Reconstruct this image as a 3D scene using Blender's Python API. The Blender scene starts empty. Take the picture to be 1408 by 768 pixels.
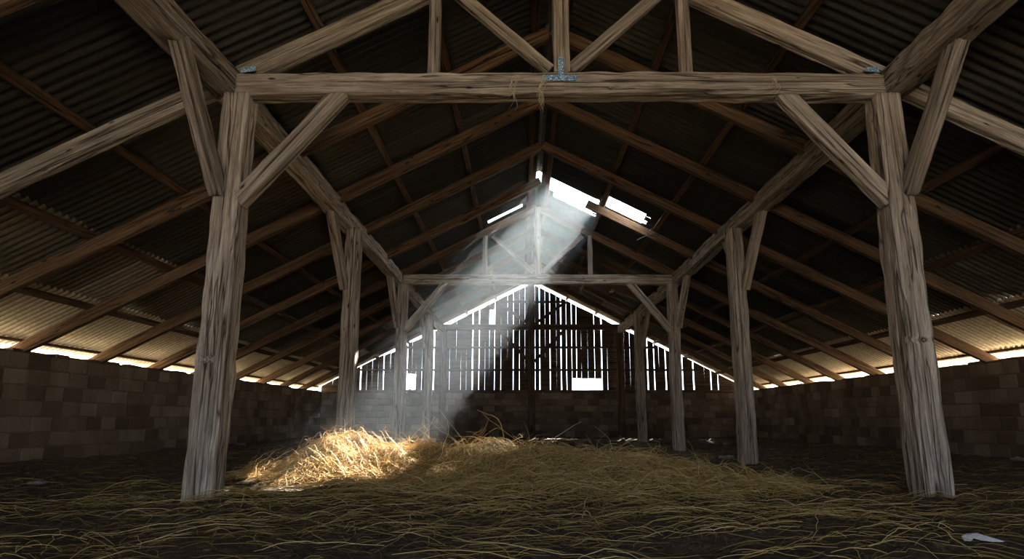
import bpy, math, random
import numpy as np
from mathutils import Vector, Matrix

random.seed(4)
rng = np.random.default_rng(11)
scn = bpy.context.scene
COL = scn.collection

# ------------------------------------------------------------------ measures
CAM = (-0.384, 0.0, 0.665)
F, PPX, PITCH = 939.0, 717.0, math.radians(11.5)
W = 7.8                      # inner face of the side walls
WALLZ = 1.62
YF, YG = -6.0, 25.7          # front and rear gable
SZ, SL = 5.89, 0.51          # sheet underside: z = SZ - SL*|x|
PURLIN = 0.07
RBOT = 5.61                  # rafter underside at the ridge
T = [6.33, 16.0]             # trusses
BAY = 4.835
POSTY = [1.495, 6.33, 11.165, 16.0, 20.835]
SUN = Vector((-3.0, -6.8, -5.45)).normalized()


# ------------------------------------------------------------------ helpers
def tag(o, label=None, cat=None, group=None, kind=None):
    if label: o['label'] = label
    if cat: o['category'] = cat
    if group: o['group'] = group
    if kind: o['kind'] = kind
    return o


def empty(name, loc):
    o = bpy.data.objects.new(name, None)
    o.location = loc
    o.empty_display_size = 0.2
    COL.objects.link(o)
    return o


def mesh_np(name, verts, faces, mat, parent=None, loc=(0, 0, 0), smooth=False, attr=None):
    """verts (N,3), faces (M,k) numpy, attr (N,) tone value per vertex"""
    me = bpy.data.meshes.new(name)
    verts = np.asarray(verts, dtype=np.float32)
    faces = np.asarray(faces, dtype=np.int32)
    n, (m, k) = len(verts), faces.shape
    me.vertices.add(n)
    me.vertices.foreach_set('co', verts.ravel())
    me.loops.add(m * k)
    me.loops.foreach_set('vertex_index', faces.ravel())
    me.polygons.add(m)
    me.polygons.foreach_set('loop_start', np.arange(0, m * k, k, dtype=np.int32))
    me.update(calc_edges=True)
    me.validate()
    me.polygons.foreach_set('use_smooth', np.full(len(me.polygons), smooth))
    if attr is not None:
        a = me.attributes.new('tone', 'FLOAT', 'POINT')
        a.data.foreach_set('value', np.asarray(attr, dtype=np.float32))
    me.materials.append(mat)
    o = bpy.data.objects.new(name, me)
    o.location = loc
    if parent: o.parent = parent
    COL.objects.link(o)
    return o


def wobble(rs, x, n=4, f0=1.0):
    """smooth noise of one variable"""
    out = np.zeros_like(x)
    for i in range(n):
        f = f0 * (1.7 ** i)
        out += np.sin(x * f * 2 * math.pi + rs.uniform(0, 6.28)) / (1.5 ** i)
    return out / 2.0


def hewn(name, p0, p1, w, h, mat, parent=None, seed=0, up=(0, 0, 1), rough=1.0,
         cracks=0, fine=False, taper=1.0, bow=None, notches=()):
    """A rough sawn or hewn timber from p0 to p1.  Local X runs along it."""
    rs = np.random.RandomState(seed + 17)
    p0, p1 = Vector(p0), Vector(p1)
    d = p1 - p0
    L = d.length
    X = d.normalized()
    upv = Vector(up)
    Y = upv.cross(X)
    if Y.length < 1e-3:
        Y = Vector((0, 1, 0)).cross(X)
    Y.normalize()
    Z = X.cross(Y)
    step = 0.035 if fine else 0.16
    ns = max(6, int(L / step))
    per = 150 if fine else 20
    # rounded rectangle ring, points spread evenly along the outline
    b = min(w, h) * (0.07 if fine else 0.06)
    t = np.linspace(0, 1, per, endpoint=False)
    pts = []
    per_len = 2 * (w + h)
    for tt in t:
        s = tt * per_len
        if s < w: q = (-w / 2 + s, -h / 2)
        elif s < w + h: q = (w / 2, -h / 2 + s - w)
        elif s < 2 * w + h: q = (w / 2 - (s - w - h), h / 2)
        else: q = (-w / 2, h / 2 - (s - 2 * w - h))
        pts.append(q)
    q = np.array(pts)
    # soften the arrises
    cx = np.clip(q[:, 0], -w / 2 + b, w / 2 - b)
    cy = np.clip(q[:, 1], -h / 2 + b, h / 2 - b)
    dx, dy = q[:, 0] - cx, q[:, 1] - cy
    r = np.hypot(dx, dy)
    k = np.where(r > b, b / np.maximum(r, 1e-6), 1.0)
    q = np.stack([cx + dx * k, cy + dy * k], 1)
    q = np.roll(q, -int(per * 0.03) if not fine else 0, axis=0)
    nrm = np.stack([q[:, 0] / (w / 2), q[:, 1] / (h / 2)], 1)
    nrm = np.sign(nrm) * np.abs(nrm) ** 5
    nrm /= np.maximum(np.linalg.norm(nrm, axis=1, keepdims=True), 1e-6)
    xs = np.linspace(0, L, ns + 1)
    amp = 0.006 * rough * (min(w, h) / 0.15)
    sx = wobble(rs, xs, 3, 0.22) * amp * .8
    sy = wobble(rs, xs, 3, 0.22) * amp * .8
    tw = 1 + (taper - 1) * xs / L
    th = t * 2 * math.pi
    D = np.zeros((ns + 1, per)); CR = np.zeros((ns + 1, per))
    for j in range(5):
        fx = rs.uniform(0.5, 2.8)
        fa = rs.randint(2, 9)
        D += np.sin(xs[:, None] * fx * 2 * math.pi + th[None, :] * fa + rs.uniform(0, 6.28)) * amp * 0.15
    if fine:
        for j in range(26):       # fibres
            fx = rs.uniform(0.3, 1.6)
            fa = rs.randint(10, 44)
            D += np.sin(xs[:, None] * fx * 2 * math.pi + th[None, :] * fa + rs.uniform(0, 6.28)) * 0.00045
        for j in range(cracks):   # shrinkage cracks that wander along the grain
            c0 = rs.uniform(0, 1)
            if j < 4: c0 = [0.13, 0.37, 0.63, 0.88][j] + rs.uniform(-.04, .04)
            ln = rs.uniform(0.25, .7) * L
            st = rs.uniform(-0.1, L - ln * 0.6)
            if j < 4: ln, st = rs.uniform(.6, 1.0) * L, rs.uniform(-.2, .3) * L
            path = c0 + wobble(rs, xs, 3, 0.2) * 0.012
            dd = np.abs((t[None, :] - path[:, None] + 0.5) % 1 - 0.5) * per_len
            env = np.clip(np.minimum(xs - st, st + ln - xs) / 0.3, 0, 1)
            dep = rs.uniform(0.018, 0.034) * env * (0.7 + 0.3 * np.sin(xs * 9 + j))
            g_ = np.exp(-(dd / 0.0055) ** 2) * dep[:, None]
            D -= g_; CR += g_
    for (nx, nt, nl, nw, nd) in notches:   # housings: place, ring position, length, width, depth
        dd = np.abs((t - nt + 0.5) % 1 - 0.5) * per_len
        D -= ((np.abs(xs - nx) < nl / 2)[:, None] & (dd < nw / 2)[None, :]) * nd
    V = np.zeros((ns + 1, per, 3))
    V[:, :, 0] = xs[:, None]
    V[:, :, 1] = q[None, :, 0] * tw[:, None] + nrm[None, :, 0] * D + sx[:, None]
    V[:, :, 2] = q[None, :, 1] * tw[:, None] + nrm[None, :, 1] * D + sy[:, None]
    if bow:
        V[:, :, 2] += (bow * np.sin(xs / L * math.pi))[:, None]
    V[0, :, 0] += rs.uniform(-.006, .006, per)
    V[-1, :, 0] += rs.uniform(-.006, .006, per)
    idx = np.arange((ns + 1) * per).reshape(ns + 1, per)
    a, b_ = idx[:-1], idx[1:]
    quads = np.stack([a, np.roll(a, -1, 1), np.roll(b_, -1, 1), b_], -1).reshape(-1, 4)
    vv = V.reshape(-1, 3)
    c0, c1 = len(vv), len(vv) + 1
    vv = np.vstack([vv, [0, V[0, :, 1].mean(), V[0, :, 2].mean()], [L, V[-1, :, 1].mean(), V[-1, :, 2].mean()]])
    i0, i1 = idx[0], idx[-1]
    # end caps as degenerate-free quads made of two ring points, centre
    cap = []
    for i in range(0, per, 2):
        cap.append([c0, i0[(i + 2) % per], i0[(i + 1) % per], i0[i]])
        cap.append([c1, i1[i], i1[(i + 1) % per], i1[(i + 2) % per]])
    quads = np.vstack([quads, np.array(cap)])
    cr = np.concatenate([np.clip(CR.ravel() / .016, 0, 1), [0, 0]])  # crack depth as tone: groove shade and dark inner wood, painted
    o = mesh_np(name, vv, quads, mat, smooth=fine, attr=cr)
    m = Matrix((X, Y, Z)).transposed().to_4x4()
    m.translation = p0 - (parent.location if parent else Vector((0, 0, 0)))
    if parent: o.parent = parent
    o.matrix_basis = m
    return o


def tube(name, pts, r, mat, parent=None, sides=6, r1=None):
    pts = np.array(pts, float)
    n = len(pts)
    V, Fc = [], []
    for i in range(n):
        d = pts[min(i + 1, n - 1)] - pts[max(i - 1, 0)]
        d /= max(np.linalg.norm(d), 1e-9)
        a = np.cross(d, [0.3, 0.2, 0.93]); a /= np.linalg.norm(a)
        b = np.cross(d, a)
        rr = r if r1 is None else r + (r1 - r) * i / (n - 1)
        for s in range(sides):
            an = 2 * math.pi * s / sides
            V.append(pts[i] + (a * math.cos(an) + b * math.sin(an)) * rr)
    for i in range(n - 1):
        for s in range(sides):
            s2 = (s + 1) % sides
            Fc.append([i * sides + s, i * sides + s2, (i + 1) * sides + s2, (i + 1) * sides + s])
    return mesh_np(name, V, Fc, mat, parent, smooth=True)


# ------------------------------------------------------------------ materials
def new_mat(name):
    m = bpy.data.materials.new(name)
    m.use_nodes = True
    nt = m.node_tree
    nt.nodes.clear()
    out = nt.nodes.new('ShaderNodeOutputMaterial')
    bs = nt.nodes.new('ShaderNodeBsdfPrincipled')
    bs.inputs['Specular IOR Level'].default_value = 0.25
    nt.links.new(bs.outputs[0], out.inputs['Surface'])
    return m, nt, bs, out


def N(nt, typ, **kw):
    n = nt.nodes.new(typ)
    for k, v in kw.items():
        if k in n.inputs: n.inputs[k].default_value = v
        else: setattr(n, k, v)
    return n


def ramp(nt, stops):
    r = nt.nodes.new('ShaderNodeValToRGB')
    e = r.color_ramp.elements
    e[0].position, e[0].color = stops[0][0], (*stops[0][1], 1)
    e[1].position, e[1].color = stops[-1][0], (*stops[-1][1], 1)
    for p, c in stops[1:-1]:
        x = e.new(p); x.color = (*c, 1)
    return r


def mixc(nt, fac, a, b, mode='MIX'):
    m = nt.nodes.new('ShaderNodeMix')
    m.data_type = 'RGBA'; m.blend_type = mode
    for s, v in ((0, fac), (6, a), (7, b)):
        if hasattr(v, 'is_linked'): nt.links.new(v, m.inputs[s])
        elif s == 0: m.inputs[0].default_value = v
        else: m.inputs[s].default_value = (*v, 1)
    return m.outputs[2]


def math_(nt, op, a, b=None, c=None):
    m = nt.nodes.new('ShaderNodeMath'); m.operation = op
    for i, v in enumerate((a, b, c)):
        if v is None: continue
        if hasattr(v, 'is_linked'): nt.links.new(v, m.inputs[i])
        else: m.inputs[i].default_value = v
    return m.outputs[0]


def wood(name, dark, mid, light, bump=0.5, stain=0.5):
    m, nt, bs, out = new_mat(name)
    L = nt.links.new
    tc = N(nt, 'ShaderNodeTexCoord')
    oi = N(nt, 'ShaderNodeObjectInfo')
    off = N(nt, 'ShaderNodeVectorMath', operation='SCALE')
    comb = N(nt, 'ShaderNodeCombineXYZ', X=31.0, Y=17.0, Z=53.0)
    L(comb.outputs[0], off.inputs[0]); L(oi.outputs['Random'], off.inputs['Scale'])
    add = N(nt, 'ShaderNodeVectorMath', operation='ADD')
    L(tc.outputs['Object'], add.inputs[0]); L(off.outputs[0], add.inputs[1])

    def coords(sx, sy, sz):
        mp = N(nt, 'ShaderNodeMapping'); mp.inputs['Scale'].default_value = (sx, sy, sz)
        L(add.outputs[0], mp.inputs[0]); return mp.outputs[0]

    def noise(v, det=4, rough=.6, dist=0.0):
        n = N(nt, 'ShaderNodeTexNoise', Scale=1.0, Detail=det, Roughness=rough, Distortion=dist)
        L(v, n.inputs['Vector']); return n.outputs['Fac']
    grain = noise(coords(2.2, 75, 75), 5, .65, .3)
    bands = noise(coords(0.7, 22, 22), 3, .5, .4)
    patch = noise(coords(1.1, 5, 5), 4, .6)
    pits = noise(coords(22, 60, 60), 3, .7)
    crk = noise(coords(0.3, 8, 8), 2, .5, .15)
    crack = N(nt, 'ShaderNodeMapRange'); crack.inputs[1].default_value = 0.0; crack.inputs[2].default_value = 0.022
    L(math_(nt, 'ABSOLUTE', math_(nt, 'SUBTRACT', crk, 0.44)), crack.inputs[0])
    vor = N(nt, 'ShaderNodeTexVoronoi', Scale=1.0, Randomness=1.0)
    L(coords(2.2, 7, 7), vor.inputs['Vector'])
    knot = N(nt, 'ShaderNodeMapRange'); knot.inputs[1].default_value = 0.05; knot.inputs[2].default_value = 0.11
    L(vor.outputs['Distance'], knot.inputs[0])
    r = ramp(nt, [(0.32, dark), (0.49, mid), (0.68, light)])
    L(math_(nt, 'ADD', math_(nt, 'MULTIPLY', grain, .62), math_(nt, 'MULTIPLY', bands, .38)), r.inputs[0])
    pr = ramp(nt, [(0.3, (1 - stain * .75, 1 - stain * .85, 1 - stain * .95)), (0.62, (1.0, 1.0, 1.0))])
    L(patch, pr.inputs[0])
    c = mixc(nt, 1.0, r.outputs[0], pr.outputs[0], 'MULTIPLY')
    pt = ramp(nt, [(0.25, (.45, .4, .36)), (0.36, (1, 1, 1))]); L(pits, pt.inputs[0])
    c = mixc(nt, 1.0, c, pt.outputs[0], 'MULTIPLY')
    kn = mixc(nt, knot.outputs[0], (.14, .1, .08), (1, 1, 1))
    c = mixc(nt, 1.0, c, kn, 'MULTIPLY')
    ck = mixc(nt, crack.outputs[0], (.16, .13, .11), (1, 1, 1))
    c = mixc(nt, 1.0, c, ck, 'MULTIPLY')
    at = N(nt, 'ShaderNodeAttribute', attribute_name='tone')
    c = mixc(nt, 1.0, c, mixc(nt, at.outputs['Fac'], (1, 1, 1), (.2, .16, .13)), 'MULTIPLY')  # darkens crack grooves, painted shade together with dark old wood
    tv = N(nt, 'ShaderNodeMapRange'); tv.inputs[3].default_value = .75; tv.inputs[4].default_value = 1.2
    L(oi.outputs['Random'], tv.inputs[0])
    cm = N(nt, 'ShaderNodeVectorMath', operation='SCALE'); L(c, cm.inputs[0]); L(tv.outputs[0], cm.inputs['Scale'])
    L(cm.outputs[0], bs.inputs['Base Color'])
    bs.inputs['Roughness'].default_value = .88
    hgt = math_(nt, 'ADD', math_(nt, 'MULTIPLY', grain, .5), math_(nt, 'MULTIPLY', crack.outputs[0], .8))
    hgt = math_(nt, 'ADD', hgt, math_(nt, 'MULTIPLY', knot.outputs[0], .5))
    b = N(nt, 'ShaderNodeBump', Strength=bump, Distance=.012)
    L(hgt, b.inputs['Height']); L(b.outputs[0], bs.inputs['Normal'])
    return m


WG = wood('weathered_wood', (.095, .08, .069), (.315, .275, .24), (.64, .59, .535), .8, .45)
WB = wood('brown_wood', (.035, .02, .012), (.11, .065, .04), (.21, .135, .085), .6, .5)
WR = wood('rafter_wood', (.035, .02, .012), (.12, .074, .044), (.25, .165, .105), .6, .45)
WD = wood('dark_plank_wood', (.03, .021, .014), (.10, .07, .048), (.19, .14, .10), .5, .6)


def sheet_mat():
    m, nt, bs, out = new_mat('corrugated_iron')
    L = nt.links.new
    tc = N(nt, 'ShaderNodeTexCoord')
    at = N(nt, 'ShaderNodeAttribute', attribute_name='tone')
    n1 = N(nt, 'ShaderNodeTexNoise', Scale=1.7, Detail=6, Roughness=.65); L(tc.outputs['Object'], n1.inputs['Vector'])
    n2 = N(nt, 'ShaderNodeTexNoise', Scale=22.0, Detail=4, Roughness=.7); L(tc.outputs['Object'], n2.inputs['Vector'])
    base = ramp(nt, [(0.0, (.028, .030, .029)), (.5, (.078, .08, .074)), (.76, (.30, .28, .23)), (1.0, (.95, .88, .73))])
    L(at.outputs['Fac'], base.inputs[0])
    ru = ramp(nt, [(.50, (1, 1, 1)), (.70, (.78, .6, .45))]); L(n1.outputs['Fac'], ru.inputs[0])
    sp = ramp(nt, [(.3, (.72, .68, .62)), (.6, (1.05, 1.05, 1.05))]); L(n2.outputs['Fac'], sp.inputs[0])
    c = mixc(nt, 1.0, base.outputs[0], ru.outputs[0], 'MULTIPLY')
    c = mixc(nt, 1.0, c, sp.outputs[0], 'MULTIPLY')
    L(c, bs.inputs['Base Color'])
    bs.inputs['Roughness'].default_value = .5
    bs.inputs['Metallic'].default_value = .3
    b = N(nt, 'ShaderNodeBump', Strength=.25, Distance=.01); L(n2.outputs['Fac'], b.inputs['Height']); L(b.outputs[0], bs.inputs['Normal'])
    return m


IRON = sheet_mat()


def block_mat():
    m, nt, bs, out = new_mat('concrete_block')
    L = nt.links.new
    tc = N(nt, 'ShaderNodeTexCoord')
    at = N(nt, 'ShaderNodeAttribute', attribute_name='tone')
    n1 = N(nt, 'ShaderNodeTexNoise', Scale=1.3, Detail=5, Roughness=.6); L(tc.outputs['Object'], n1.inputs['Vector'])
    n2 = N(nt, 'ShaderNodeTexNoise', Scale=55.0, Detail=5, Roughness=.75); L(tc.outputs['Object'], n2.inputs['Vector'])
    base = ramp(nt, [(0.0, (.10, .072, .05)), (.5, (.22, .175, .135)), (1.0, (.36, .31, .26))]); L(at.outputs['Fac'], base.inputs[0])
    p1 = ramp(nt, [(.3, (.6, .55, .5)), (.65, (1.05, 1.05, 1.05))]); L(n1.outputs['Fac'], p1.inputs[0])
    p2 = ramp(nt, [(.35, (.5, .48, .45)), (.6, (1.1, 1.1, 1.1))]); L(n2.outputs['Fac'], p2.inputs[0])
    c = mixc(nt, 1.0, base.outputs[0], p1.outputs[0], 'MULTIPLY')
    c = mixc(nt, 1.0, c, p2.outputs[0], 'MULTIPLY')
    L(c, bs.inputs['Base Color']); bs.inputs['Roughness'].default_value = .95
    b = N(nt, 'ShaderNodeBump', Strength=.7, Distance=.01); L(n2.outputs['Fac'], b.inputs['Height']); L(b.outputs[0], bs.inputs['Normal'])
    return m


BLOCK = block_mat()


def noise_mat(name, stops, scale=6.0, rough=.95, bump=.6, dist=.03, metal=0.0, scale2=None):
    m, nt, bs, out = new_mat(name)
    L = nt.links.new
    tc = N(nt, 'ShaderNodeTexCoord')
    n1 = N(nt, 'ShaderNodeTexNoise', Scale=scale, Detail=8, Roughness=.7); L(tc.outputs['Object'], n1.inputs['Vector'])
    r = ramp(nt, stops); L(n1.outputs['Fac'], r.inputs[0])
    L(r.outputs[0], bs.inputs['Base Color'])
    bs.inputs['Roughness'].default_value = rough; bs.inputs['Metallic'].default_value = metal
    b = N(nt, 'ShaderNodeBump', Strength=bump, Distance=dist); L(n1.outputs['Fac'], b.inputs['Height']); L(b.outputs[0], bs.inputs['Normal'])
    return m


SOIL = noise_mat('trodden_earth', [(.3, (.022, .015, .010)), (.5, (.07, .05, .036)), (.72, (.16, .118, .084))], 14, .95, .9, .05)
HAYBASE = noise_mat('hay_mass', [(.35, (.03, .018, .008)), (.5, (.10, .063, .026)), (.65, (.24, .16, .07))], 60, .95, 1.0, .03)
FIELD = noise_mat('dry_field', [(.3, (.55, .41, .25)), (.55, (.70, .54, .34)), (.75, (.80, .65, .43))], .8, .95, .3, .05)


def straw_mat(name, stops):
    m, nt, bs, out = new_mat(name)
    at = N(nt, 'ShaderNodeAttribute', attribute_name='tone')
    r = ramp(nt, stops)
    nt.links.new(at.outputs['Fac'], r.inputs[0])
    nt.links.new(r.outputs[0], bs.inputs['Base Color'])
    bs.inputs['Roughness'].default_value = .6
    return m


HAY = straw_mat('hay_stalk', [(0, (.12, .07, .024)), (.45, (.44, .29, .10)), (.85, (.78, .58, .27)), (1, (.9, .76, .48))])
STRAW = straw_mat('old_straw', [(0, (.05, .034, .018)), (.5, (.18, .12, .045)), (.8, (.56, .39, .13)), (1, (.92, .74, .42))])


def plain(name, col, rough=.6, metal=0.0):
    m, nt, bs, out = new_mat(name)
    bs.inputs['Base Color'].default_value = (*col, 1)
    bs.inputs['Roughness'].default_value = rough; bs.inputs['Metallic'].default_value = metal
    return m


# ------------------------------------------------------------------ ground
def hnoise(x, y):
    return (0.018 * np.sin(x * 2.1 + 1.3 * np.sin(y * 1.1)) + 0.014 * np.sin(y * 2.7 + 2 * np.sin(x * .9))
            + 0.010 * np.sin(x * 6.3 + y * 2.2) + 0.008 * np.sin(y * 8.1 - x * 3.4 + 1) + 0.006 * np.sin(x * 13 + 2 * np.sin(y * 11))
            + 0.004 * np.sin(y * 19 + 3 * np.sin(x * 17)) - .02)


HUMPS = [(-2.35, 8.15, .52, .50, .31), (-1.75, 8.5, .45, .5, .16), (-1.0, 8.1, .62, .5, .30), (-.1, 8.0, .6, .55, .20),
         (.95, 7.7, .72, .55, .20), (.3, 7.2, 1.4, .6, .06), (-1.3, 7.2, 1.2, .6, .05), (.0, 6.3, 1.7, .5, .03),
         (1.7, 6.9, .8, .6, .05), (-2.9, 8.0, .6, .45, .12)]


def mound(x, y):
    z = np.zeros_like(x)
    for cx, cy, sx, sy, h in HUMPS:
        z = z + h * np.exp(-((x - cx) / sx) ** 2 / 1.2 - ((y - cy) / sy) ** 2 / 1.2)
    z = z * (1 + .12 * np.sin(x * 7 + 2 * np.sin(y * 5)) + .08 * np.sin(y * 11 + x * 9))
    return np.maximum(z - .02, 0)


def ground(x, y):
    edge = np.clip((np.abs(x) - 6.7) / 1.1, 0, 1) ** 2 * .05
    return hnoise(x, y) + edge


def grid(x0, x1, nx, y0, y1, ny):
    xs, ys = np.meshgrid(np.linspace(x0, x1, nx), np.linspace(y0, y1, ny))
    idx = np.arange(nx * ny).reshape(ny, nx)
    f = np.stack([idx[:-1, :-1], idx[:-1, 1:], idx[1:, 1:], idx[1:, :-1]], -1).reshape(-1, 4)
    return xs.ravel(), ys.ravel(), f


xs, ys, f = grid(-W - .1, W + .1, 260, YF, YG, 480)
o = mesh_np('floor', np.stack([xs, ys, ground(xs, ys)], 1), f, SOIL, smooth=True)
tag(o, 'dark trodden earth floor of the barn strewn with straw', 'floor', kind='structure')

# fields outside, rising to low banks on both long sides
xs, ys, f = grid(-75, 75, 120, -50, 110, 100)
d = np.clip((np.abs(xs) - 16) / 30, 0, 1)
z = 8.5 * d * d * (3 - 2 * d) + .25 * np.sin(xs * .35) * np.sin(ys * .22) * (np.abs(xs) > 10) - .10
o = mesh_np('field', np.stack([xs, ys, z], 1), f, FIELD, smooth=True)
tag(o, 'sunlit dry field outside the barn seen through its gaps', 'field', kind='structure')

# hay mound body
xs, ys, f = grid(-4.2, 3.2, 300, 4.0, 10.2, 240)
mz = mound(xs, ys)
keep = (mz[f].max(1) > .004)
z = ground(xs, ys) + mz - np.where(mz < .006, .05, 0) + .006 * np.sin(xs * 41 + 3 * np.sin(ys * 37)) * (mz > .02)
used = np.unique(f[keep]); remap = np.full(len(xs), -1); remap[used] = np.arange(len(used))
hay = mesh_np('hay_pile', np.stack([xs, ys, z], 1)[used], remap[f[keep]], HAYBASE, smooth=True)
tag(hay, 'long low heap of loose golden hay on the floor between the front posts', 'hay', kind='stuff')


def strands(n, px, py, L, r, height, seg=5, lift=.02, tilt=.12, curl=.5, layer=.03, tone=None, pitchbias=0.0, azi=None):
    """n curved three-sided stalks; returns verts, faces, tone"""
    az = rng.uniform(0, 2 * math.pi, n) if azi is None else azi
    cu = rng.normal(0, curl, n)
    s = np.linspace(-.5, .5, seg)[None, :]
    ss = s * L[:, None]
    kx = np.cos(az)[:, None]; ky = np.sin(az)[:, None]
    wig = rng.normal(0, .035, (n, seg)) * L[:, None] * .5
    lat = cu[:, None] * ss * np.abs(ss) * .9 + cu[:, None] * ss ** 2 + wig
    X = px[:, None] + kx * ss - ky * lat
    Y = py[:, None] + ky * ss + kx * lat
    ti = np.abs(rng.normal(pitchbias, tilt, n))
    Z = height(X, Y) + rng.uniform(0, layer, n)[:, None] + r[:, None] + (ss + L[:, None] / 2) * np.sin(ti)[:, None] \
        + lift * rng.uniform(0, 1, n)[:, None] * (1 - (2 * s) ** 2)
    P = np.stack([X, Y, Z], -1)
    d = np.gradient(P, axis=1)
    d /= np.linalg.norm(d, axis=2, keepdims=True)
    upv = np.array([0, 0, 1.0])
    a = np.cross(d, upv); a /= np.maximum(np.linalg.norm(a, axis=2, keepdims=True), 1e-6)
    b = np.cross(a, d)
    V = np.zeros((n, seg, 3, 3))
    tp = (1 - .35 * np.abs(2 * s))[..., None]
    for k in range(3):
        an = 2 * math.pi * k / 3 + .5
        V[:, :, k] = P + (a * math.cos(an) + b * math.sin(an)) * r[:, None, None] * tp
    idx = np.arange(n * seg * 3).reshape(n, seg, 3)
    A, B = idx[:, :-1], idx[:, 1:]
    Fc = np.stack([A, np.roll(A, -1, 2), np.roll(B, -1, 2), B], -1).reshape(-1, 4)
    tn = rng.beta(2, 2, n) if tone is None else tone
    return V.reshape(-1, 3), Fc, np.repeat(tn, seg * 3)


def merge(parts):
    V, Fc, Tn, off = [], [], [], 0
    for v, f_, t_ in parts:
        V.append(v); Fc.append(f_ + off); Tn.append(t_); off += len(v)
    return np.vstack(V), np.vstack(Fc), np.concatenate(Tn)


topz = lambda X, Y: ground(X, Y) + mound(X, Y)
gz = lambda X, Y: ground(X, Y)

# stalks on the heap
parts = []
n = 60000
px = rng.uniform(-4.1, 3.1, n); py = rng.uniform(4.3, 10.0, n)
m_ = mound(px, py)
keep = rng.uniform(0, 1, n) < np.clip(m_ * 14, 0, 1)
px, py = px[keep], py[keep]; n = len(px)
parts.append(strands(n, px, py, rng.uniform(.12, .42, n), rng.uniform(.0012, .0028, n), topz, 5, .03, .10, 1.2, .035))
n = 3200
i = rng.integers(0, len(px), n)
parts.append(strands(n, px[i], py[i], rng.uniform(.15, .42, n), rng.uniform(.0014, .0030, n), topz, 6, .05, .35, 1.2, .03))
n = 60     # tall stalks sticking out of the crest
hx = rng.choice([h[0] for h in HUMPS[:5]], n) + rng.normal(0, .4, n); hy = rng.choice([8.1, 8.3, 7.9], n) + rng.normal(0, .2, n)
parts.append(strands(n, hx, hy, rng.uniform(.3, .6, n), rng.uniform(.0022, .0036, n), lambda X, Y: topz(X, Y) * .97, 8, .06, .6, .8, .01,
                     tone=rng.uniform(.6, 1, n)))
V, Fc, Tn = merge(parts)
tag(mesh_np('hay_stalks', V, Fc, HAY, Tn is None and None or hay, attr=Tn), 'loose golden stalks', kind='stuff')

# thin spread of straw over the whole floor
parts = []
n = 20000
px = rng.uniform(-7.6, 7.6, n); py = 2.6 + 22.5 * rng.uniform(0, 1, n) ** 1.3
parts.append(strands(n, px, py, rng.uniform(.06, .28, n), rng.uniform(.001, .0024, n), topz, 4, .02, .05, .9, .012,
                     tone=rng.beta(1.3, 2.2, n) * .9))
n = 3600    # denser yellow drift in front of the heap
px = rng.normal(-.2, 2.3, n); py = rng.normal(6.2, 1.2, n)
k = (py > 2.7); px, py = px[k], py[k]; n = len(px)
parts.append(strands(n, px, py, rng.uniform(.10, .42, n), rng.uniform(.001, .0021, n), topz, 6, .035, .07, 1.0, .02,
                     tone=.35 + .6 * rng.beta(1.4, 1.6, n), azi=np.where(rng.uniform(0, 1, n) < .55, rng.normal(0, .6, n), rng.uniform(0, 6.28, n))))
n = 480      # long pale stalks near the viewer
px = rng.normal(0, 3.0, n); py = rng.uniform(2.9, 7.0, n)
parts.append(strands(n, px, py, rng.uniform(.2, .75, n), rng.uniform(.0014, .0028, n), topz, 9, .05, .06, 1.1, .02,
                     tone=rng.uniform(.6, .97, n), azi=np.where(rng.uniform(0, 1, n) < .5, rng.normal(0, .5, n), rng.uniform(0, 6.28, n))))
V, Fc, Tn = merge(parts)
tag(mesh_np('scattered_straw', V, Fc, STRAW, attr=Tn), 'thin scatter of old straw all over the dark barn floor', 'straw', kind='stuff')

# clods of earth and dung trodden into the floor: part of the floor's litter
parts = []
ico = bpy.data.meshes.new('tmp')
import bmesh
bm = bmesh.new(); bmesh.ops.create_icosphere(bm, subdivisions=1, radius=1); bm.verts.ensure_lookup_table()
iv = np.array([v.co[:] for v in bm.verts]); fi = np.array([[v.index for v in fc.verts] for fc in bm.faces]); bm.free()
n = 5200
cx = rng.uniform(-7.6, 7.6, n); cy = 2.7 + 20 * rng.uniform(0, 1, n) ** 1.9; cr = rng.uniform(.008, .03, n) * rng.choice([1, 1, 1, 1.5], n)
V = iv[None] * (cr[:, None, None] * np.array([1, 1, .55])) * (1 + rng.normal(0, .18, (n, len(iv), 1)))
V += np.stack([cx, cy, gz(cx, cy)], 1)[:, None]
Fc = (fi[None] + (np.arange(n) * len(iv))[:, None, None]).reshape(-1, 3)
tag(mesh_np('soil_clods', V.reshape(-1, 3), Fc, SOIL), 'small crumbled clods of dark earth spread over the floor', 'soil', kind='stuff')


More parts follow.
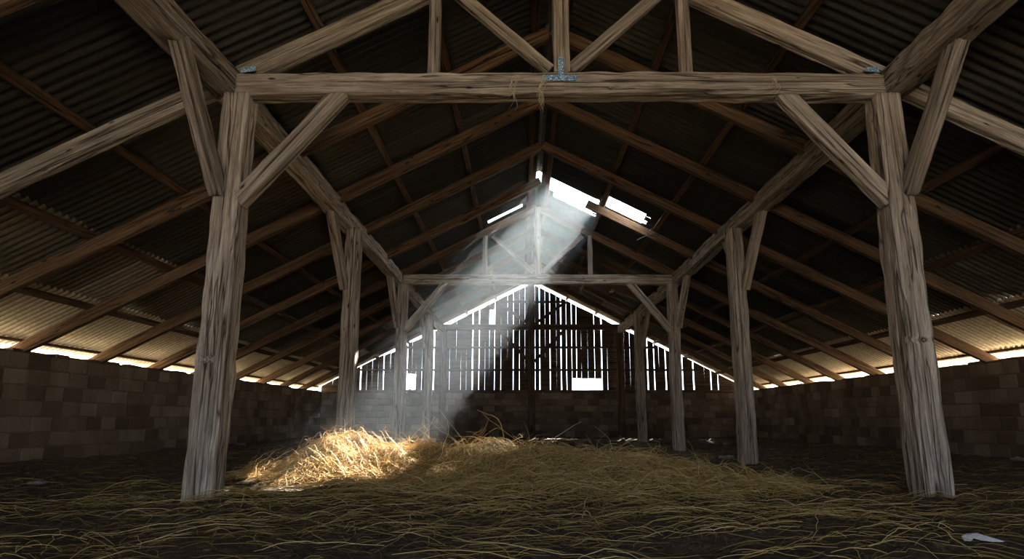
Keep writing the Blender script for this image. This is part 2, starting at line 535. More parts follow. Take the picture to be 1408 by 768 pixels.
# ------------------------------------------------------------------ block walls
def block_wall(name, label, axis, c, a0, a1, rows, bh, bl, holes=(), thick=.16, sgn=1, top_mortar=.05):
    """axis 'y': wall runs along y at x=c (inner face), sgn = outward direction.  axis 'x' likewise."""
    V, Fc, Tn = [], [], []

    def box(u0, u1, z0, z1, d0, d1, tone, jit=0.0, bev=.008):
        base = len(V)
        j = lambda: rng.uniform(-jit, jit)
        f0 = d0 + rng.uniform(-jit, jit)
        ring = [(u0 + j(), z0 + j()), (u1 + j(), z0 + j()), (u1 + j(), z1 + j()), (u0 + j(), z1 + j())]
        ins = [(bev, bev), (-bev, bev), (-bev, -bev), (bev, -bev)]
        for (u, z), (iu, iz) in zip(ring, ins): V.append((u + iu, f0, z + iz))
        for u, z in ring: V.append((u, f0 + bev, z))
        for u, z in ring: V.append((u, d1, z))
        Tn.extend([tone] * 12)
        b = base
        Fc.append((b, b + 1, b + 2, b + 3))
        for q0 in (0, 4):
            for i in range(4):
                i2 = (i + 1) % 4
                Fc.append((b + q0 + i, b + q0 + 4 + i, b + q0 + 4 + i2, b + q0 + i2))
        Fc.append((b + 11, b + 10, b + 9, b + 8))
    for r in range(rows):
        u = a0 - (bl / 2 if r % 2 else 0)
        while u < a1:
            l = bl * rng.uniform(.86, 1.1)
            u0, u1 = max(u, a0), min(u + l, a1)
            skip = any(h0 - .01 <= (u0 + u1) / 2 <= h1 and z0 <= (r + .5) * bh <= z1 for h0, h1, z0, z1 in holes)
            if u1 - u0 > .05 and not skip:
                t_ = float(np.clip(rng.normal(.5, .17), 0, 1))
                if rng.uniform() < .12: t_ = .12
                g = .010
                box(u0 + g, u1 - g, r * bh - .05 * (r == 0) + g, (r + 1) * bh - g + (rng.uniform(-.01, .02) if r == rows - 1 else 0), 0, thick, t_, .004)
            u += l
    # mortar core slightly behind the faces, in lumpy pieces along the top
    ztop = rows * bh
    u = a0
    while u < a1:
        l = min(rng.uniform(.25, .6), a1 - u)
        if l < .02: break
        box(u, u + l, -.05, ztop - .012, .014, thick - .01, .3, 0, .001)
        box(u, u + l, ztop - .02, ztop + top_mortar * rng.uniform(.45, 1.1), .01, thick - .01, .18, .008, .012)
        u += l
    V = np.array(V); Fc = np.array(Fc)
    if axis == 'y':
        P = np.stack([c + sgn * V[:, 1], V[:, 0], V[:, 2]], 1)
        if sgn > 0: Fc = Fc[:, ::-1]
    else:
        P = np.stack([V[:, 0], c + sgn * V[:, 1], V[:, 2]], 1)
        if sgn < 0: Fc = Fc[:, ::-1]
    o = mesh_np(name, P, Fc, BLOCK, attr=np.array(Tn))
    return tag(o, label, 'wall', kind='structure')


block_wall('wall_left', 'low wall of brown concrete blocks under the left eave', 'y', -W, YF, YG, 7, .232, .46, sgn=-1)
block_wall('wall_right', 'low wall of brown concrete blocks under the right eave', 'y', W, YF, YG, 7, .232, .46, sgn=1)
block_wall('wall_back', 'low block wall closing the far end of the barn below the planks', 'x', YG, -W - .16, W + .16, 7, .228, .42,
           holes=[(-.22, -.10, 0, 9)], sgn=1)


def plain_box(V, Fc, x0, x1, y0, y1, z0, z1):
    b = len(V)
    for z in (z0, z1):
        V += [(x0, y0, z), (x1, y0, z), (x1, y1, z), (x0, y1, z)]
    for q in ((3, 2, 1, 0), (4, 5, 6, 7), (0, 1, 5, 4), (1, 2, 6, 5), (2, 3, 7, 6), (3, 0, 4, 7)):
        Fc.append([b + i for i in q])


# front gable behind the viewer: planked, with a wide open doorway
V, Fc = [], []
DW, DH = 3.2, 4.1
x = -7.9
while x < 7.9:
    w_ = random.uniform(.2, .24)
    zt = SZ - SL * abs(x + w_ / 2) - .05
    z0 = -.05 if abs(x + w_ / 2) > DW else DH
    if zt > z0 + .03: plain_box(V, Fc, x, x + w_ - .004, YF - .03, YF, z0, zt)
    x += w_
o = mesh_np('wall_front', V, Fc, WD)
tag(o, 'planked front gable with a wide open doorway behind the viewer', 'wall', kind='structure')

# ------------------------------------------------------------------ rear gable planks
V, Fc = [], []
HOLES = [(1.52, 2.56, 1.55, 2.12), (-4.62, -4.30, 1.72, 2.30), (-1.62, -1.46, 4.1, 4.75)]
x = -7.85
rs = random.Random(21)
while x < 7.85:
    w_ = rs.uniform(.15, .25)
    inner = abs(x) < 3.3
    gap = rs.choice([.003, .003, .004, .004, .006, .015, .022, .028, .036]) if inner else rs.choice([.003, .004, .004, .006, .03, .045])
    if x > 3.3 and rs.random() < .2: gap = .04
    if abs(x) > 6.9: gap = .002
    xc = x + w_ / 2
    zt = SZ - SL * abs(xc) - rs.uniform(.12, .15)
    if abs(xc) > 4.2: zt = SZ - SL * abs(xc) - rs.uniform(.07, .12)
    if abs(xc) > 5.6: zt = SZ - SL * abs(xc) - .03
    zb = 1.56 + (rs.uniform(.03, .12) if rs.random() < .25 else 0)
    segs = [(zb, zt)]
    for hx0, hx1, hz0, hz1 in HOLES:
        if hx0 <= xc <= hx1:
            segs = [(a, b) for s0, s1 in segs for a, b in ((s0, hz0 + rs.uniform(-.02, .02)), (hz1 + rs.uniform(-.02, .03), s1)) if b > a + .03]
    if inner and rs.random() < .3:      # some planks are butted from two lengths
        s0, s1 = segs[-1]
        zj = rs.choice([2.44, 3.28, 4.04]) + rs.uniform(-.03, .03)
        if zj < s1 - .2 and zj > s0 + .2: segs[-1:] = [(s0, zj), (zj + .02, s1)]
    yo = rs.uniform(0, .018)
    for s0, s1 in segs:
        lean = rs.uniform(-.012, .012)
        b = len(V)
        plain_box(V, Fc, x, x + w_, YG + .05 + yo, YG + .075 + yo, s0, s1)
        for q in range(b, b + 8):
            vx, vy, vz = V[q]
            zz = vz
            if vz > s0 + .01: zz = vz - SL * (abs(vx) - abs(xc))
            V[q] = (vx + lean * (1 if vz > s0 + .01 else -1) * .5, vy, zz)
    x += w_ + gap
gab = mesh_np('wall_gable', V, Fc, WD)
tag(gab, 'far gable of gappy dark upright planks above the block wall', 'wall', kind='structure')
for i_, (z_, h_, xr) in enumerate([(1.66, .09, 7.7), (2.44, .08, 6.4), (3.28, .08, 4.7), (5.02, .08, 1.3)]):
    hewn('girt', (-xr, YG - .03, z_), (xr, YG - .03, z_), .09, h_, WD, gab, 300 + i_)
hewn('tie_beam', (-3.7, YG - .12, 4.04), (3.7, YG - .12, 4.04), .2, .21, WD, gab, 310)
for i_, (x_, z_) in enumerate([(-3.3, 3.94), (0, 5.55), (3.3, 3.94)]):
    hewn('post', (x_, YG - .15, -.05), (x_, YG - .15, z_), .24, .22, WD, gab, 320 + i_, up=(0, 1, 0))
for i_, (a, b) in enumerate([((.1, 2.75), (1.25, 3.95)), ((-.1, 2.75), (-1.25, 3.95)), ((.1, 4.15), (1.3, 5.0)), ((-.1, 4.15), (-1.3, 5.0))]):
    hewn('brace', (a[0], YG - .1, a[1]), (b[0], YG - .1, b[1]), .09, .11, WD, gab, 330 + i_)


# ------------------------------------------------------------------ corrugated roof
ROWS = [(0.06, 1.50), (1.36, 3.70), (3.52, 5.90), (5.72, 6.98), (6.84, 8.16)]
HOLE_R = [(0.18, 1.26, 14.02, 15.22), ]
PANEL = (1.42, 2.22, 13.55, 14.22)
HOLE_L = [(0.20, 1.20, 15.72, 15.98)]


def roof_side(sgn, name, label):
    per, amp, spp = .13, .021, 8
    Vs, Fs, Ts, off = [], [], [], 0
    for ri, (r0, r1) in enumerate(ROWS):
        y = YF - .25 - (ri % 2) * .4
        while y < YG + .05:
            wdt = .91
            ya, yb = y - .09, min(y + wdt + .09, YG + .22)
            ny = int((yb - ya) / per * spp) + 1
            nx = max(8, int((r1 - r0) / .09))
            jx0, jx1 = rng.uniform(-.03, .03), rng.uniform(-.035, .02)
            if ri == 0: jx0 = 0
            X, Y = np.meshgrid(np.linspace(r0 + jx0, r1 + jx1, nx), np.linspace(ya, yb, ny), indexing='ij')
            tilt = rng.uniform(-.001, .001)
            Z = SZ - SL * X + amp * (1 + np.sin(Y / per * 2 * math.pi)) + .012 * (4 - ri) * 0 + \
                np.where(X > r1 - .25, .010, 0) + np.where(X < r0 + .2, -.004, 0) + tilt * (X - r0) + .005 * ((Y - ya) / wdt)
            idx = np.arange(nx * ny).reshape(nx, ny)
            fq = np.stack([idx[:-1, :-1], idx[1:, :-1], idx[1:, 1:], idx[:-1, 1:]], -1).reshape(-1, 4)
            P = np.stack([sgn * X, Y, Z], -1).reshape(-1, 3)
            cen = P[fq].mean(1); ax = np.abs(cen[:, 0])
            kill = np.zeros(len(fq), bool)
            hl = list(HOLE_R) + [PANEL] if sgn > 0 else list(HOLE_L)
            rag = .02 * np.sin(cen[:, 1] * 37) + .015 * np.sin(cen[:, 1] * 91)
            for h in hl:
                kill |= (ax > h[0] + rag * .6) & (ax < h[1] + rag) & (cen[:, 1] > h[2]) & (cen[:, 1] < h[3])
            if ri in (3,):   # a line of small gaps above the eave row
                ph = ((cen[:, 1] / per) % 1)
                kill |= (np.abs(ax - 6.80) < .016) & (np.abs(ph - .25) < .07)
            if sgn > 0 and ri == 2: # odd nail holes
                pass
            fq = fq[~kill]
            if sgn < 0: fq = fq[:, ::-1]
            t_ = float(np.clip(rng.normal(.32, .12), 0.05, .5)) if ri < 3 else (float(np.clip(rng.normal(.66, .06), .4, .85)) if ri == 3 else float(np.clip(rng.normal(.95, .05), .7, 1)))  # lower rows paler: light from the eave gap painted into sheet colour
            Vs.append(P); Fs.append(fq + off); Ts.append(np.clip(t_ + .16 * np.sin(P[:, 1] / per * 2 * math.pi) * (1 if ri > 2 else .5), 0, 1)); off += len(P)  # sine stripes paint corrugation shading into the tone, along with valley dirt
            y += wdt
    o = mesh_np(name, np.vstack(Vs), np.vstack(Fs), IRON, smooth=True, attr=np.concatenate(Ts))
    return tag(o, label, 'roof', kind='structure')


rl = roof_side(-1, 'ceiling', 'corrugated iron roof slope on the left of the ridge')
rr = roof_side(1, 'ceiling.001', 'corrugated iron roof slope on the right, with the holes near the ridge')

# ridge capping, with a missing piece over the broken rafters
V, Fc, off = [], [], 0
for y0, y1 in ((YF - .3, 6.0), (5.9, 10.3), (10.2, 14.1), (14.95, 19.0), (18.9, YG + .4)):
    ny = 60
    Xp = np.array([-.36, -.2, -.05, 0, .05, .2, .36])
    X, Y = np.meshgrid(Xp, np.linspace(y0, y1, ny), indexing='ij')
    Z = SZ + .055 - SL * np.abs(X) + .0035 * np.sin(Y * 40)
    idx = np.arange(len(Xp) * ny).reshape(len(Xp), ny)
    fq = np.stack([idx[:-1, :-1], idx[1:, :-1], idx[1:, 1:], idx[:-1, 1:]], -1).reshape(-1, 4)
    V.append(np.stack([X, Y, Z], -1).reshape(-1, 3)); Fc.append(fq + off); off += len(Xp) * ny
V = np.vstack(V)
tag(mesh_np('ridge_cap', V, np.vstack(Fc), IRON, attr=np.full(len(V), .35)), 'bent iron capping along the ridge of the roof', 'ridge capping', kind='structure')

# pale translucent sheet in the second roof opening
m, nt, bs, out = new_mat('frosted_plastic')
nt.nodes.remove(bs)
tr = N(nt, 'ShaderNodeBsdfTranslucent'); tr.inputs[0].default_value = (.92, .95, .97, 1)
tp = N(nt, 'ShaderNodeBsdfTransparent'); tp.inputs[0].default_value = (.9, .93, .95, 1)
mx = N(nt, 'ShaderNodeMixShader'); mx.inputs[0].default_value = .12
nt.links.new(tr.outputs[0], mx.inputs[1]); nt.links.new(tp.outputs[0], mx.inputs[2]); nt.links.new(mx.outputs[0], out.inputs['Surface'])
PLASTIC = m
X, Y = np.meshgrid(np.linspace(1.24, 2.27, 10), np.linspace(13.48, 14.28, 49), indexing='ij')
Z = SZ - SL * X + .021 * (1 + np.sin(Y / .13 * 2 * math.pi)) + .012
idx = np.arange(10 * 49).reshape(10, 49)
fq = np.stack([idx[:-1, :-1], idx[1:, :-1], idx[1:, 1:], idx[:-1, 1:]], -1).reshape(-1, 4)
o = mesh_np('roof_light', np.stack([X, Y, Z], -1).reshape(-1, 3), fq, PLASTIC, smooth=True)
tag(o, 'narrow glowing pale plastic roof panel beside the open hole by the ridge', 'roof light')

# ------------------------------------------------------------------ rafters and purlins
ORD = ['first', 'second', 'third', 'fourth', 'fifth', 'sixth', 'seventh', 'eighth']


def rz(x): return RBOT + .095 - SL * abs(x)


def rafter(y, sgn, seed, label, group, x0=.02, x1=8.02, w=.105, mat=WR, h=.19):
    o = hewn('rafter', (sgn * x0, y, rz(x0)), (sgn * x1, y, rz(x1)), w, h * .9, mat, None, seed, rough=1.3)
    return tag(o, label, 'rafter', group)


side = {-1: 'left', 1: 'right'}
for sgn in (-1, 1):
    s_ = side[sgn]
    grp = f'common rafters under the {s_} roof slope'
    for k, y in ((1, 4.40), (2, 2.46)):
        rafter(y + rng.uniform(-.04, .04), sgn, 40 + k + 7 * sgn, f'brown rafter high on the {s_} slope, {ORD[k-1]} one in front of the front truss', grp)
    for k in range(1, 5):
        y = T[0] + 1.934 * k
        if k == 4:
            if sgn > 0:
                o = rafter(14.07, 1, 51, 'snapped rafter on the right slope with its broken end hanging in the roof opening', grp, x0=1.02)
            else:
                o = rafter(14.07, -1, 52, 'rafter on the left slope whose loose end stops in the gap at the ridge', grp, x0=-.02)
            continue
        rafter(y + rng.uniform(-.04, .04), sgn, 60 + k + 7 * sgn, f'brown rafter on the {s_} slope, {ORD[k-1]} one behind the front truss', grp)
    for k in range(1, 5):
        rafter(T[1] + 1.934 * k + rng.uniform(-.04, .04), sgn, 80 + k + 7 * sgn, f'brown rafter on the {s_} slope, {ORD[k-1]} one behind the far truss', grp)

PX = [.20, 1.36, 2.46, 3.55, 4.66, 5.78, 6.93]
PN = ['beside the ridge', 'second down from the ridge', 'third down from the ridge', 'above the arcade beams',
      'just outside the posts', 'halfway down the aisle roof', 'above the pale bottom row of sheets']
for sgn in (-1, 1):
    for x_, nm in zip(PX, PN):
        z_ = SZ - SL * x_ - .035
        o = hewn('purlin', (sgn * x_, YF, z_), (sgn * x_, YG + .3, z_), .10, .06, WB, None, int(x_ * 31 + sgn * 3 + 200),
                 up=(sgn * SL, 0, 1), rough=1.0)
        tag(o, f'long brown roof batten on the {side[sgn]} slope, {nm}', 'purlin', f'purlins under the {side[sgn]} roof slope')
    z_ = SZ - SL * 7.92 - .03
    o = hewn('eave_board', (sgn * 7.98, YF, z_), (sgn * 7.98, YG + .3, z_), .03, .05, WR, None, 260 + sgn, up=(sgn * SL, 0, 1))
    tag(o, f'thin eave board along the bottom edge of the {side[sgn]} roof slope', 'eave board')

# a loose batten piece and splinters by the roof opening
o = hewn('batten', (1.28, 14.25, SZ - SL * 1.28 - .10), (2.5, 14.32, SZ - SL * 2.5 - .10), .05, .05, WR, None, 271)
tag(o, 'short loose batten under the edge of the roof opening', 'batten')


# ------------------------------------------------------------------ trusses
PLATE = wood('x', (0, 0, 0), (0, 0, 0), (0, 0, 0))
m, nt, bs, out = new_mat('blue_painted_steel')
tc = N(nt, 'ShaderNodeTexCoord')
vo = N(nt, 'ShaderNodeTexVoronoi', Scale=48.0, feature='DISTANCE_TO_EDGE'); nt.links.new(tc.outputs['Object'], vo.inputs['Vector'])
r_ = ramp(nt, [(.0, (.035, .07, .13)), (.07, (.16, .34, .60)), (.26, (.50, .68, .88))]); nt.links.new(vo.outputs['Distance'], r_.inputs[0])
nt.links.new(r_.outputs[0], bs.inputs['Base Color']); bs.inputs['Roughness'].default_value = .5
b_ = N(nt, 'ShaderNodeBump', Strength=1.0, Distance=.004); nt.links.new(vo.outputs['Distance'], b_.inputs['Height']); nt.links.new(b_.outputs[0], bs.inputs['Normal'])
BLUE = m
DARKSTEEL = plain('dark_iron', (.03, .035, .04), .5, .6)
bpy.data.materials.remove(PLATE)


def prism_xz(name, outline, y0, y1, mat, parent):
    """outline in x,z extruded from y0 to y1, coordinates in world; bevelled"""
    me = bpy.data.meshes.new(name)
    bm = bmesh.new()
    px_, py_, pz_ = parent.location
    a = [bm.verts.new((x_ - px_, y0 - py_, z_ - pz_)) for x_, z_ in outline]
    fc = bm.faces.new(a)
    r = bmesh.ops.extrude_face_region(bm, geom=[fc])
    for v in r['geom']:
        if isinstance(v, bmesh.types.BMVert): v.co.y += (y1 - y0)
    bmesh.ops.recalc_face_normals(bm, faces=bm.faces)
    bmesh.ops.bevel(bm, geom=[e for e in bm.edges], offset=.0015, segments=1, affect='EDGES')
    bm.to_mesh(me); bm.free()
    me.materials.append(mat)
    o = bpy.data.objects.new(name, me); COL.objects.link(o); o.parent = parent
    return o


def truss(y, label, front):
    t = empty('roof_truss', (0, y, 3.8))
    tag(t, label, 'roof truss', 'timber roof trusses')
    seed = 400 + int(y * 3)
    tb = dict(fine=True, cracks=7) if front else dict(fine=True, cracks=4)
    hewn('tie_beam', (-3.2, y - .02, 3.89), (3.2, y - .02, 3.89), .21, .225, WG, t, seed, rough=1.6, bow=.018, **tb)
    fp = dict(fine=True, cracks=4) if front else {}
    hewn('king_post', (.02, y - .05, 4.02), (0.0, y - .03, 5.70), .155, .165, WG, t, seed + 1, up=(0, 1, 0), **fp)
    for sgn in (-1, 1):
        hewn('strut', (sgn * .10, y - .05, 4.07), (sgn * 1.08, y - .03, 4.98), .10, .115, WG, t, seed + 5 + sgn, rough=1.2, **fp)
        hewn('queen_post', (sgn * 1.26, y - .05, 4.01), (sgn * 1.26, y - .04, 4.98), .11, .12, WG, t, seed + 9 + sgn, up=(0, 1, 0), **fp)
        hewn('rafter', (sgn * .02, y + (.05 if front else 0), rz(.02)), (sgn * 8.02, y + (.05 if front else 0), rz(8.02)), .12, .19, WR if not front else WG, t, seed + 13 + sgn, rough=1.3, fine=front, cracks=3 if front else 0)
    return t


t1 = truss(T[0], 'big front roof truss with the blue steel T plate on its king post', True)
t2 = truss(T[1], 'smaller looking far roof truss crossed by the light beam', False)

# blue steel T plate on the front truss
yf = T[0] - .145
t = t1
zc = 3.945
tp_ = prism_xz('t_plate', [(-.175, zc - .030), (.145, zc - .030), (.160, zc - .010), (.160, zc + .010), (.145, zc + .030), (.032, zc + .030),
                           (.032, zc + .215), (.020, zc + .228), (-.010, zc + .228), (-.022, zc + .215), (-.022, zc + .030), (-.175, zc + .030)],
               yf - .004, yf + .012, BLUE, t)
tag(tp_, 'blue painted steel T plate')
for i_, (bx, bz) in enumerate([(-.12, zc), (-.06, zc), (.07, zc), (.13, zc), (.005, zc + .07), (.005, zc + .14), (.005, zc + .20)]):
    tube('bolt', [(bx - t.location.x - 0, yf - .010 - t.location.y, bz - t.location.z), (bx, yf - t.location.y, bz - t.location.z)], .007, DARKSTEEL, t, 8)
for sgn in (-1, 1):
    x0_ = sgn * 3.16
    x1_ = sgn * 3.02
    a_, b2 = min(x0_, x1_), max(x0_, x1_)
    q = prism_xz('corner_plate', [(a_, 4.02 + (.02 if sgn > 0 else 0)), (b2, 4.02 + (.02 if sgn < 0 else 0)), (b2, 4.09), (a_, 4.07)], yf + .03, yf + .04, BLUE, t)


# ------------------------------------------------------------------ posts with knee braces, arcade beams
def post(i, sgn):
    y = POSTY[i]
    front, tr = (i == 1), (i in (1, 3))
    x = sgn * 3.2 + (.02 if i == 1 else 0)
    where = {0: 'beside the viewer', 1: 'under the front truss', 2: 'second back, without a cross beam', 3: 'under the far truss', 4: 'last one before the far gable'}[i]
    p = empty('timber_post', (x, y, 0))
    tag(p, f'{"thick cracked grey" if i == 1 else "grey brown"} timber post of the {side[sgn]} row, {where}', 'post', f'{side[sgn]} row of timber posts')
    w_ = .27 if front else .25
    zg = -.08
    sd = 500 + i * 10 + sgn
    if front:
        nt_ = [(1.28, .10, .05, .16, .03), (1.0, .42, .07, .05, .03)] if sgn < 0 else [(1.45, .12, .03, .3, .02), (1.9, .4, .05, .03, .03)]
    else: nt_ = ()
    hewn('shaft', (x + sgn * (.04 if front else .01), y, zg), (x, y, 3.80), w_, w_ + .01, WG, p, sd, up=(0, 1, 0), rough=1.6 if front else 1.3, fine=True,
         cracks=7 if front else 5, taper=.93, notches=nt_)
    fk = dict(fine=True, cracks=3) if i in (1, 3) else {}
    inner = -sgn
    if tr:
        hewn('knee_brace', (x + inner * .08, y - .06, 2.70), (x + inner * 1.02, y - .05, 3.83), .13, .165, WG, p, sd + 3, rough=1.4, **fk)
    # braces to the arcade beam, towards and away from the viewer
    bx = x + sgn * .10
    if i >= 1:
        hewn('knee_brace', (bx, y - .10, 2.78), (bx + sgn * .04, y - 1.02, 3.86), .13, .15, WG, p, sd + 4, rough=1.4, **fk)
    if i != 1:
        hewn('knee_brace', (bx, y + .10, 2.9), (bx + sgn * .04, y + .95, 3.86), .10, .12, WG, p, sd + 5, rough=1.4)
    return p


for sgn in (-1, 1):
    for i in range(1, 5): post(i, sgn)
    # arcade beams, one timber per stretch
    g = f'arcade beams on the {side[sgn]} row of posts'
    PXc = 3.33
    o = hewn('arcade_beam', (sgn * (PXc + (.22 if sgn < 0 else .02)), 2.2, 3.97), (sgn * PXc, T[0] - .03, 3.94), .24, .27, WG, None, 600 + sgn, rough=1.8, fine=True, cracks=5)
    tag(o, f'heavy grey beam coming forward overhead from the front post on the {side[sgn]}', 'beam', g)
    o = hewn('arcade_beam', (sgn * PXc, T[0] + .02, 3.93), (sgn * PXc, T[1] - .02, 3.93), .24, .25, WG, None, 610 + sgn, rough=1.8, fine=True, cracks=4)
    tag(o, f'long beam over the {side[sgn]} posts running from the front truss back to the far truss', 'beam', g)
    o = hewn('arcade_beam', (sgn * PXc, T[1] + .02, 3.93), (sgn * PXc, YG - .02, 3.93), .22, .24, WG, None, 620 + sgn, rough=1.6)
    tag(o, f'beam over the {side[sgn]} posts from the far truss to the end gable', 'beam', g)

# ------------------------------------------------------------------ small things
TWINE = straw_mat('dry_twine', [(0, (.28, .23, .17)), (1, (.7, .62, .48))])


def twig(name, label, x, y, z, ln, n, seed, group):
    r = np.random.RandomState(seed)
    Vs, Fs, off = [], [], 0
    for k in range(n):
        pts = []
        px_, pz_ = x + r.uniform(-.02, .02), z + .05 * r.uniform(0, 1)
        L_ = ln * r.uniform(.5, 1)
        ph = r.uniform(0, 6)
        for s in range(12):
            u = s / 11
            pts.append((px_ + .03 * math.sin(ph + u * 7) + r.uniform(-.006, .006) - .04 * u, y - .012 - .01 * math.sin(u * 9 + ph), pz_ - L_ * u))
        pts = np.array(pts)
        for i_ in range(12):
            for s in range(4):
                a = s * math.pi / 2
                rad = .0042 * (1 - .6 * i_ / 11)
                Vs.append(pts[i_] + [math.cos(a) * rad, math.sin(a) * rad, 0])
        for i_ in range(11):
            for s in range(4):
                Fs.append([off + i_ * 4 + s, off + i_ * 4 + (s + 1) % 4, off + (i_ + 1) * 4 + (s + 1) % 4, off + (i_ + 1) * 4 + s])
        off += 48
    o = mesh_np(name, Vs, Fs, TWINE, attr=r.uniform(0, 1, len(Vs)))
    return tag(o, label, 'twine', group)


yb = T[0] - .135
twig('dangling_twine', 'knotted twine dangling from the front cross beam, left of the blue plate', -.44, yb, 3.93, .42, 5, 1, 'twine on the cross beam')
twig('dangling_twine', 'tangled bunch of twine on the front cross beam just below the blue plate', -.17, yb, 3.93, .40, 6, 2, 'twine on the cross beam')
twig('dangling_twine', 'single short straw hanging from the front cross beam, right of the blue plate', .52, yb, 3.83, .12, 1, 3, 'twine on the cross beam')
twig('dangling_twine', 'thin twine on the front cross beam where the right knee brace meets it', 2.12, yb, 3.92, .22, 3, 4, 'twine on the cross beam')
twig('dangling_twine', 'wisp of straw hanging from the front cross beam close to the right post', 2.72, yb, 3.84, .12, 1, 5, 'twine on the cross beam')
twig('dangling_twine', 'wisp of straw hanging below the far cross beam', 1.05, T[1] - .13, 3.82, .30, 2, 6, 'twine on the cross beam')

# wire loop under the right purlin by the opening
pts = [(2.42 + .13 * math.cos(a) + .02 * math.sin(3 * a), 13.9 - .02 * math.sin(a), SZ - SL * 2.46 - .13 + .085 * math.sin(a)) for a in np.linspace(0, 6.1, 30)]
pts += [(2.2, 13.9, SZ - SL * 2.46 - .22), (2.05, 13.9, SZ - SL * 2.46 - .30)]
tag(tube('wire_loop', pts, .008, DARKSTEEL), 'loop of wire hanging under the roof beside the pale roof panel', 'wire')

# white plastic scrap on the floor, lower right
SCRAP = noise_mat('dirty_plastic', [(.35, (.42, .44, .48)), (.6, (.66, .68, .73))], 30, .5, .3, .01)
P = np.array([(0, 0, .03), (.06, .025, .045), (.15, .02, .05), (.24, -.02, .03), (.32, -.06, .012), (.22, -.06, .012), (.13, -.055, .02), (.075, -.03, .03), (.05, -.05, .012), (.0, -.035, .01)])
bm = bmesh.new()
vs = [bm.verts.new(p) for p in P]
c_ = bm.verts.new((.13, -.01, .055))
for i_ in range(len(vs)):
    bm.faces.new((vs[i_], vs[(i_ + 1) % len(vs)], c_))
r = bmesh.ops.extrude_face_region(bm, geom=bm.faces[:])
for v in r['geom']:
    if isinstance(v, bmesh.types.BMVert): v.co.z -= .006
bmesh.ops.recalc_face_normals(bm, faces=bm.faces)
me = bpy.data.meshes.new('plastic_scrap'); bm.to_mesh(me); bm.free(); me.materials.append(SCRAP)


def floor_at(u, v):
    """floor point seen at a pixel of the photograph"""
    a = (384 - v) / F
    Yd = math.cos(PITCH) - a * math.sin(PITCH); Zd = math.sin(PITCH) + a * math.cos(PITCH)
    t = -CAM[2] / Zd
    return CAM[0] + (u - PPX) / F * t, Yd * t


x_, y_ = floor_at(1322, 740)
o = bpy.data.objects.new('plastic_scrap', me); COL.objects.link(o)
o.location = (x_, y_, float(ground(np.array(x_), np.array(y_))) + .005); o.rotation_euler = (0, 0, -.1)
o.scale = (.62, .8, .8)
tag(o, 'torn scrap of pale plastic lying on the dark floor', 'scrap')

# a few stones near the walls
STONE = noise_mat('pale_stone', [(.3, (.10, .085, .07)), (.6, (.22, .20, .18))], 20, .9, .5, .01)
for k, (u, v, r0, lab) in enumerate([(330, 611, .10, 'flat pale stone on the floor behind the left front post'),
                                     (50, 668, .05, 'small pale stone on the straw near the left wall'),
                                     (1000, 631, .08, 'grey stone on the floor in front of the second right post'),
                                     (1218, 615, .06, 'small pale stone at the foot of the right block wall'),
                                     (1400, 634, .07, 'flat grey stone by the right wall at the picture edge'),
                                     (857, 619, .09, 'dark clod lying on open floor behind the hay'),
                                     (190, 681, .05, 'small flat stone on the straw left of the front post')]):
    x_, y_ = floor_at(u, v)
    bm = bmesh.new(); bmesh.ops.create_icosphere(bm, subdivisions=3, radius=r0)
    rk = random.Random(k)
    a, b, c = rk.uniform(0, 6), rk.uniform(0, 6), rk.uniform(2, 4)
    for v_ in bm.verts:
        n_ = v_.co.normalized()
        v_.co *= 1 + .18 * math.sin(n_.x * c * 2 + a) + .12 * math.sin(n_.y * 7 + b) + .06 * math.sin(n_.z * 13 + a)
        v_.co.z *= .45; v_.co.x *= 1.5
    me = bpy.data.meshes.new('stone'); bm.to_mesh(me); bm.free(); me.materials.append(STONE if k != 5 else SOIL)
    o = bpy.data.objects.new('stone', me); COL.objects.link(o)
    o.location = (x_, y_, float(ground(np.array(x_), np.array(y_))) + r0 * .25)
    tag(o, lab, 'stone', 'stones on the barn floor')

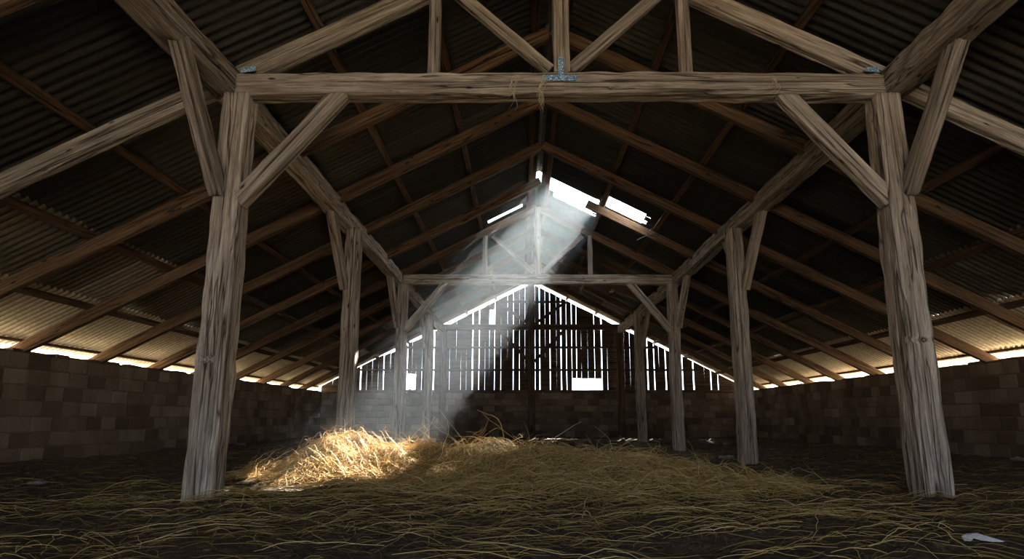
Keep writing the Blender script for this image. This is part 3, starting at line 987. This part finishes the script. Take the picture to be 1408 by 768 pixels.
# ------------------------------------------------------------------ dusty air round the light beam
m = bpy.data.materials.new('dusty_air'); m.use_nodes = True
nt = m.node_tree; nt.nodes.clear()
out = nt.nodes.new('ShaderNodeOutputMaterial')
vs_ = nt.nodes.new('ShaderNodeVolumeScatter')
vs_.inputs['Color'].default_value = (.76, .90, 1.0, 1); vs_.inputs['Density'].default_value = .019; vs_.inputs['Anisotropy'].default_value = .55
nt.links.new(vs_.outputs[0], out.inputs['Volume'])
hx0, hx1, hy0, hy1 = .0, 1.45, 13.6, 15.5
top = [(hx0, hy0), (hx1, hy0), (hx1, hy1), (hx0, hy1)]
V = []
for x_, y_ in top:
    z_ = SZ - SL * x_ - .02
    V.append((x_, y_, z_))
for x_, y_ in top:
    z_ = SZ - SL * x_
    t_ = (z_ + .02) / -SUN.z
    V.append((x_ + SUN.x * t_, y_ + SUN.y * t_, -.02))
V = np.array(V)
o = mesh_np('dusty_air', V, [(0, 1, 2, 3), (7, 6, 5, 4), (0, 4, 5, 1), (1, 5, 6, 2), (2, 6, 7, 3), (3, 7, 4, 0)], m)
tag(o, 'slanting shaft of sunlit dust falling from the roof hole onto the hay', 'light beam', kind='stuff')

# ------------------------------------------------------------------ light
w = bpy.data.worlds.new('sky'); scn.world = w; w.use_nodes = True
bg = w.node_tree.nodes['Background']
bg.inputs[0].default_value = (.80, .90, 1.0, 1); bg.inputs[1].default_value = 6.3
sun = bpy.data.lights.new('sun', 'SUN'); sun.energy = 75; sun.angle = math.radians(.55); sun.color = (1, .93, .82)
so = bpy.data.objects.new('sun', sun); COL.objects.link(so)
so.rotation_euler = SUN.to_track_quat('-Z', 'Y').to_euler()
so.location = (10, 30, 25)


def portal(loc, rot, sx, sy):
    l = bpy.data.lights.new('daylight_opening', 'AREA'); l.shape = 'RECTANGLE'; l.size = sx; l.size_y = sy
    l.cycles.is_portal = True
    p = bpy.data.objects.new('daylight_opening', l); p.location = loc; p.rotation_euler = rot; COL.objects.link(p)


portal((0, YF - .1, DH / 2), (math.radians(90), 0, 0), 2 * DW, DH)

# ------------------------------------------------------------------ camera
cd = bpy.data.cameras.new('camera'); cam = bpy.data.objects.new('camera', cd); COL.objects.link(cam)
cam.location = CAM; cam.rotation_euler = (math.pi / 2 + PITCH, 0, 0)
cd.sensor_width = 36; cd.lens = F / 1408 * 36; cd.shift_x = -(PPX - 704) / 1408
cd.clip_end = 300
scn.camera = cam

scn.view_settings.view_transform = 'Standard'
scn.view_settings.look = 'None'
scn.view_settings.exposure = 0.0
scn.view_settings.gamma = 1.0
scn.view_settings.use_curve_mapping = False
scn.cycles.use_denoising = True
scn.cycles.max_bounces = 8
scn.cycles.diffuse_bounces = 5
scn.cycles.volume_bounces = 0
scn.cycles.sample_clamp_indirect = 6
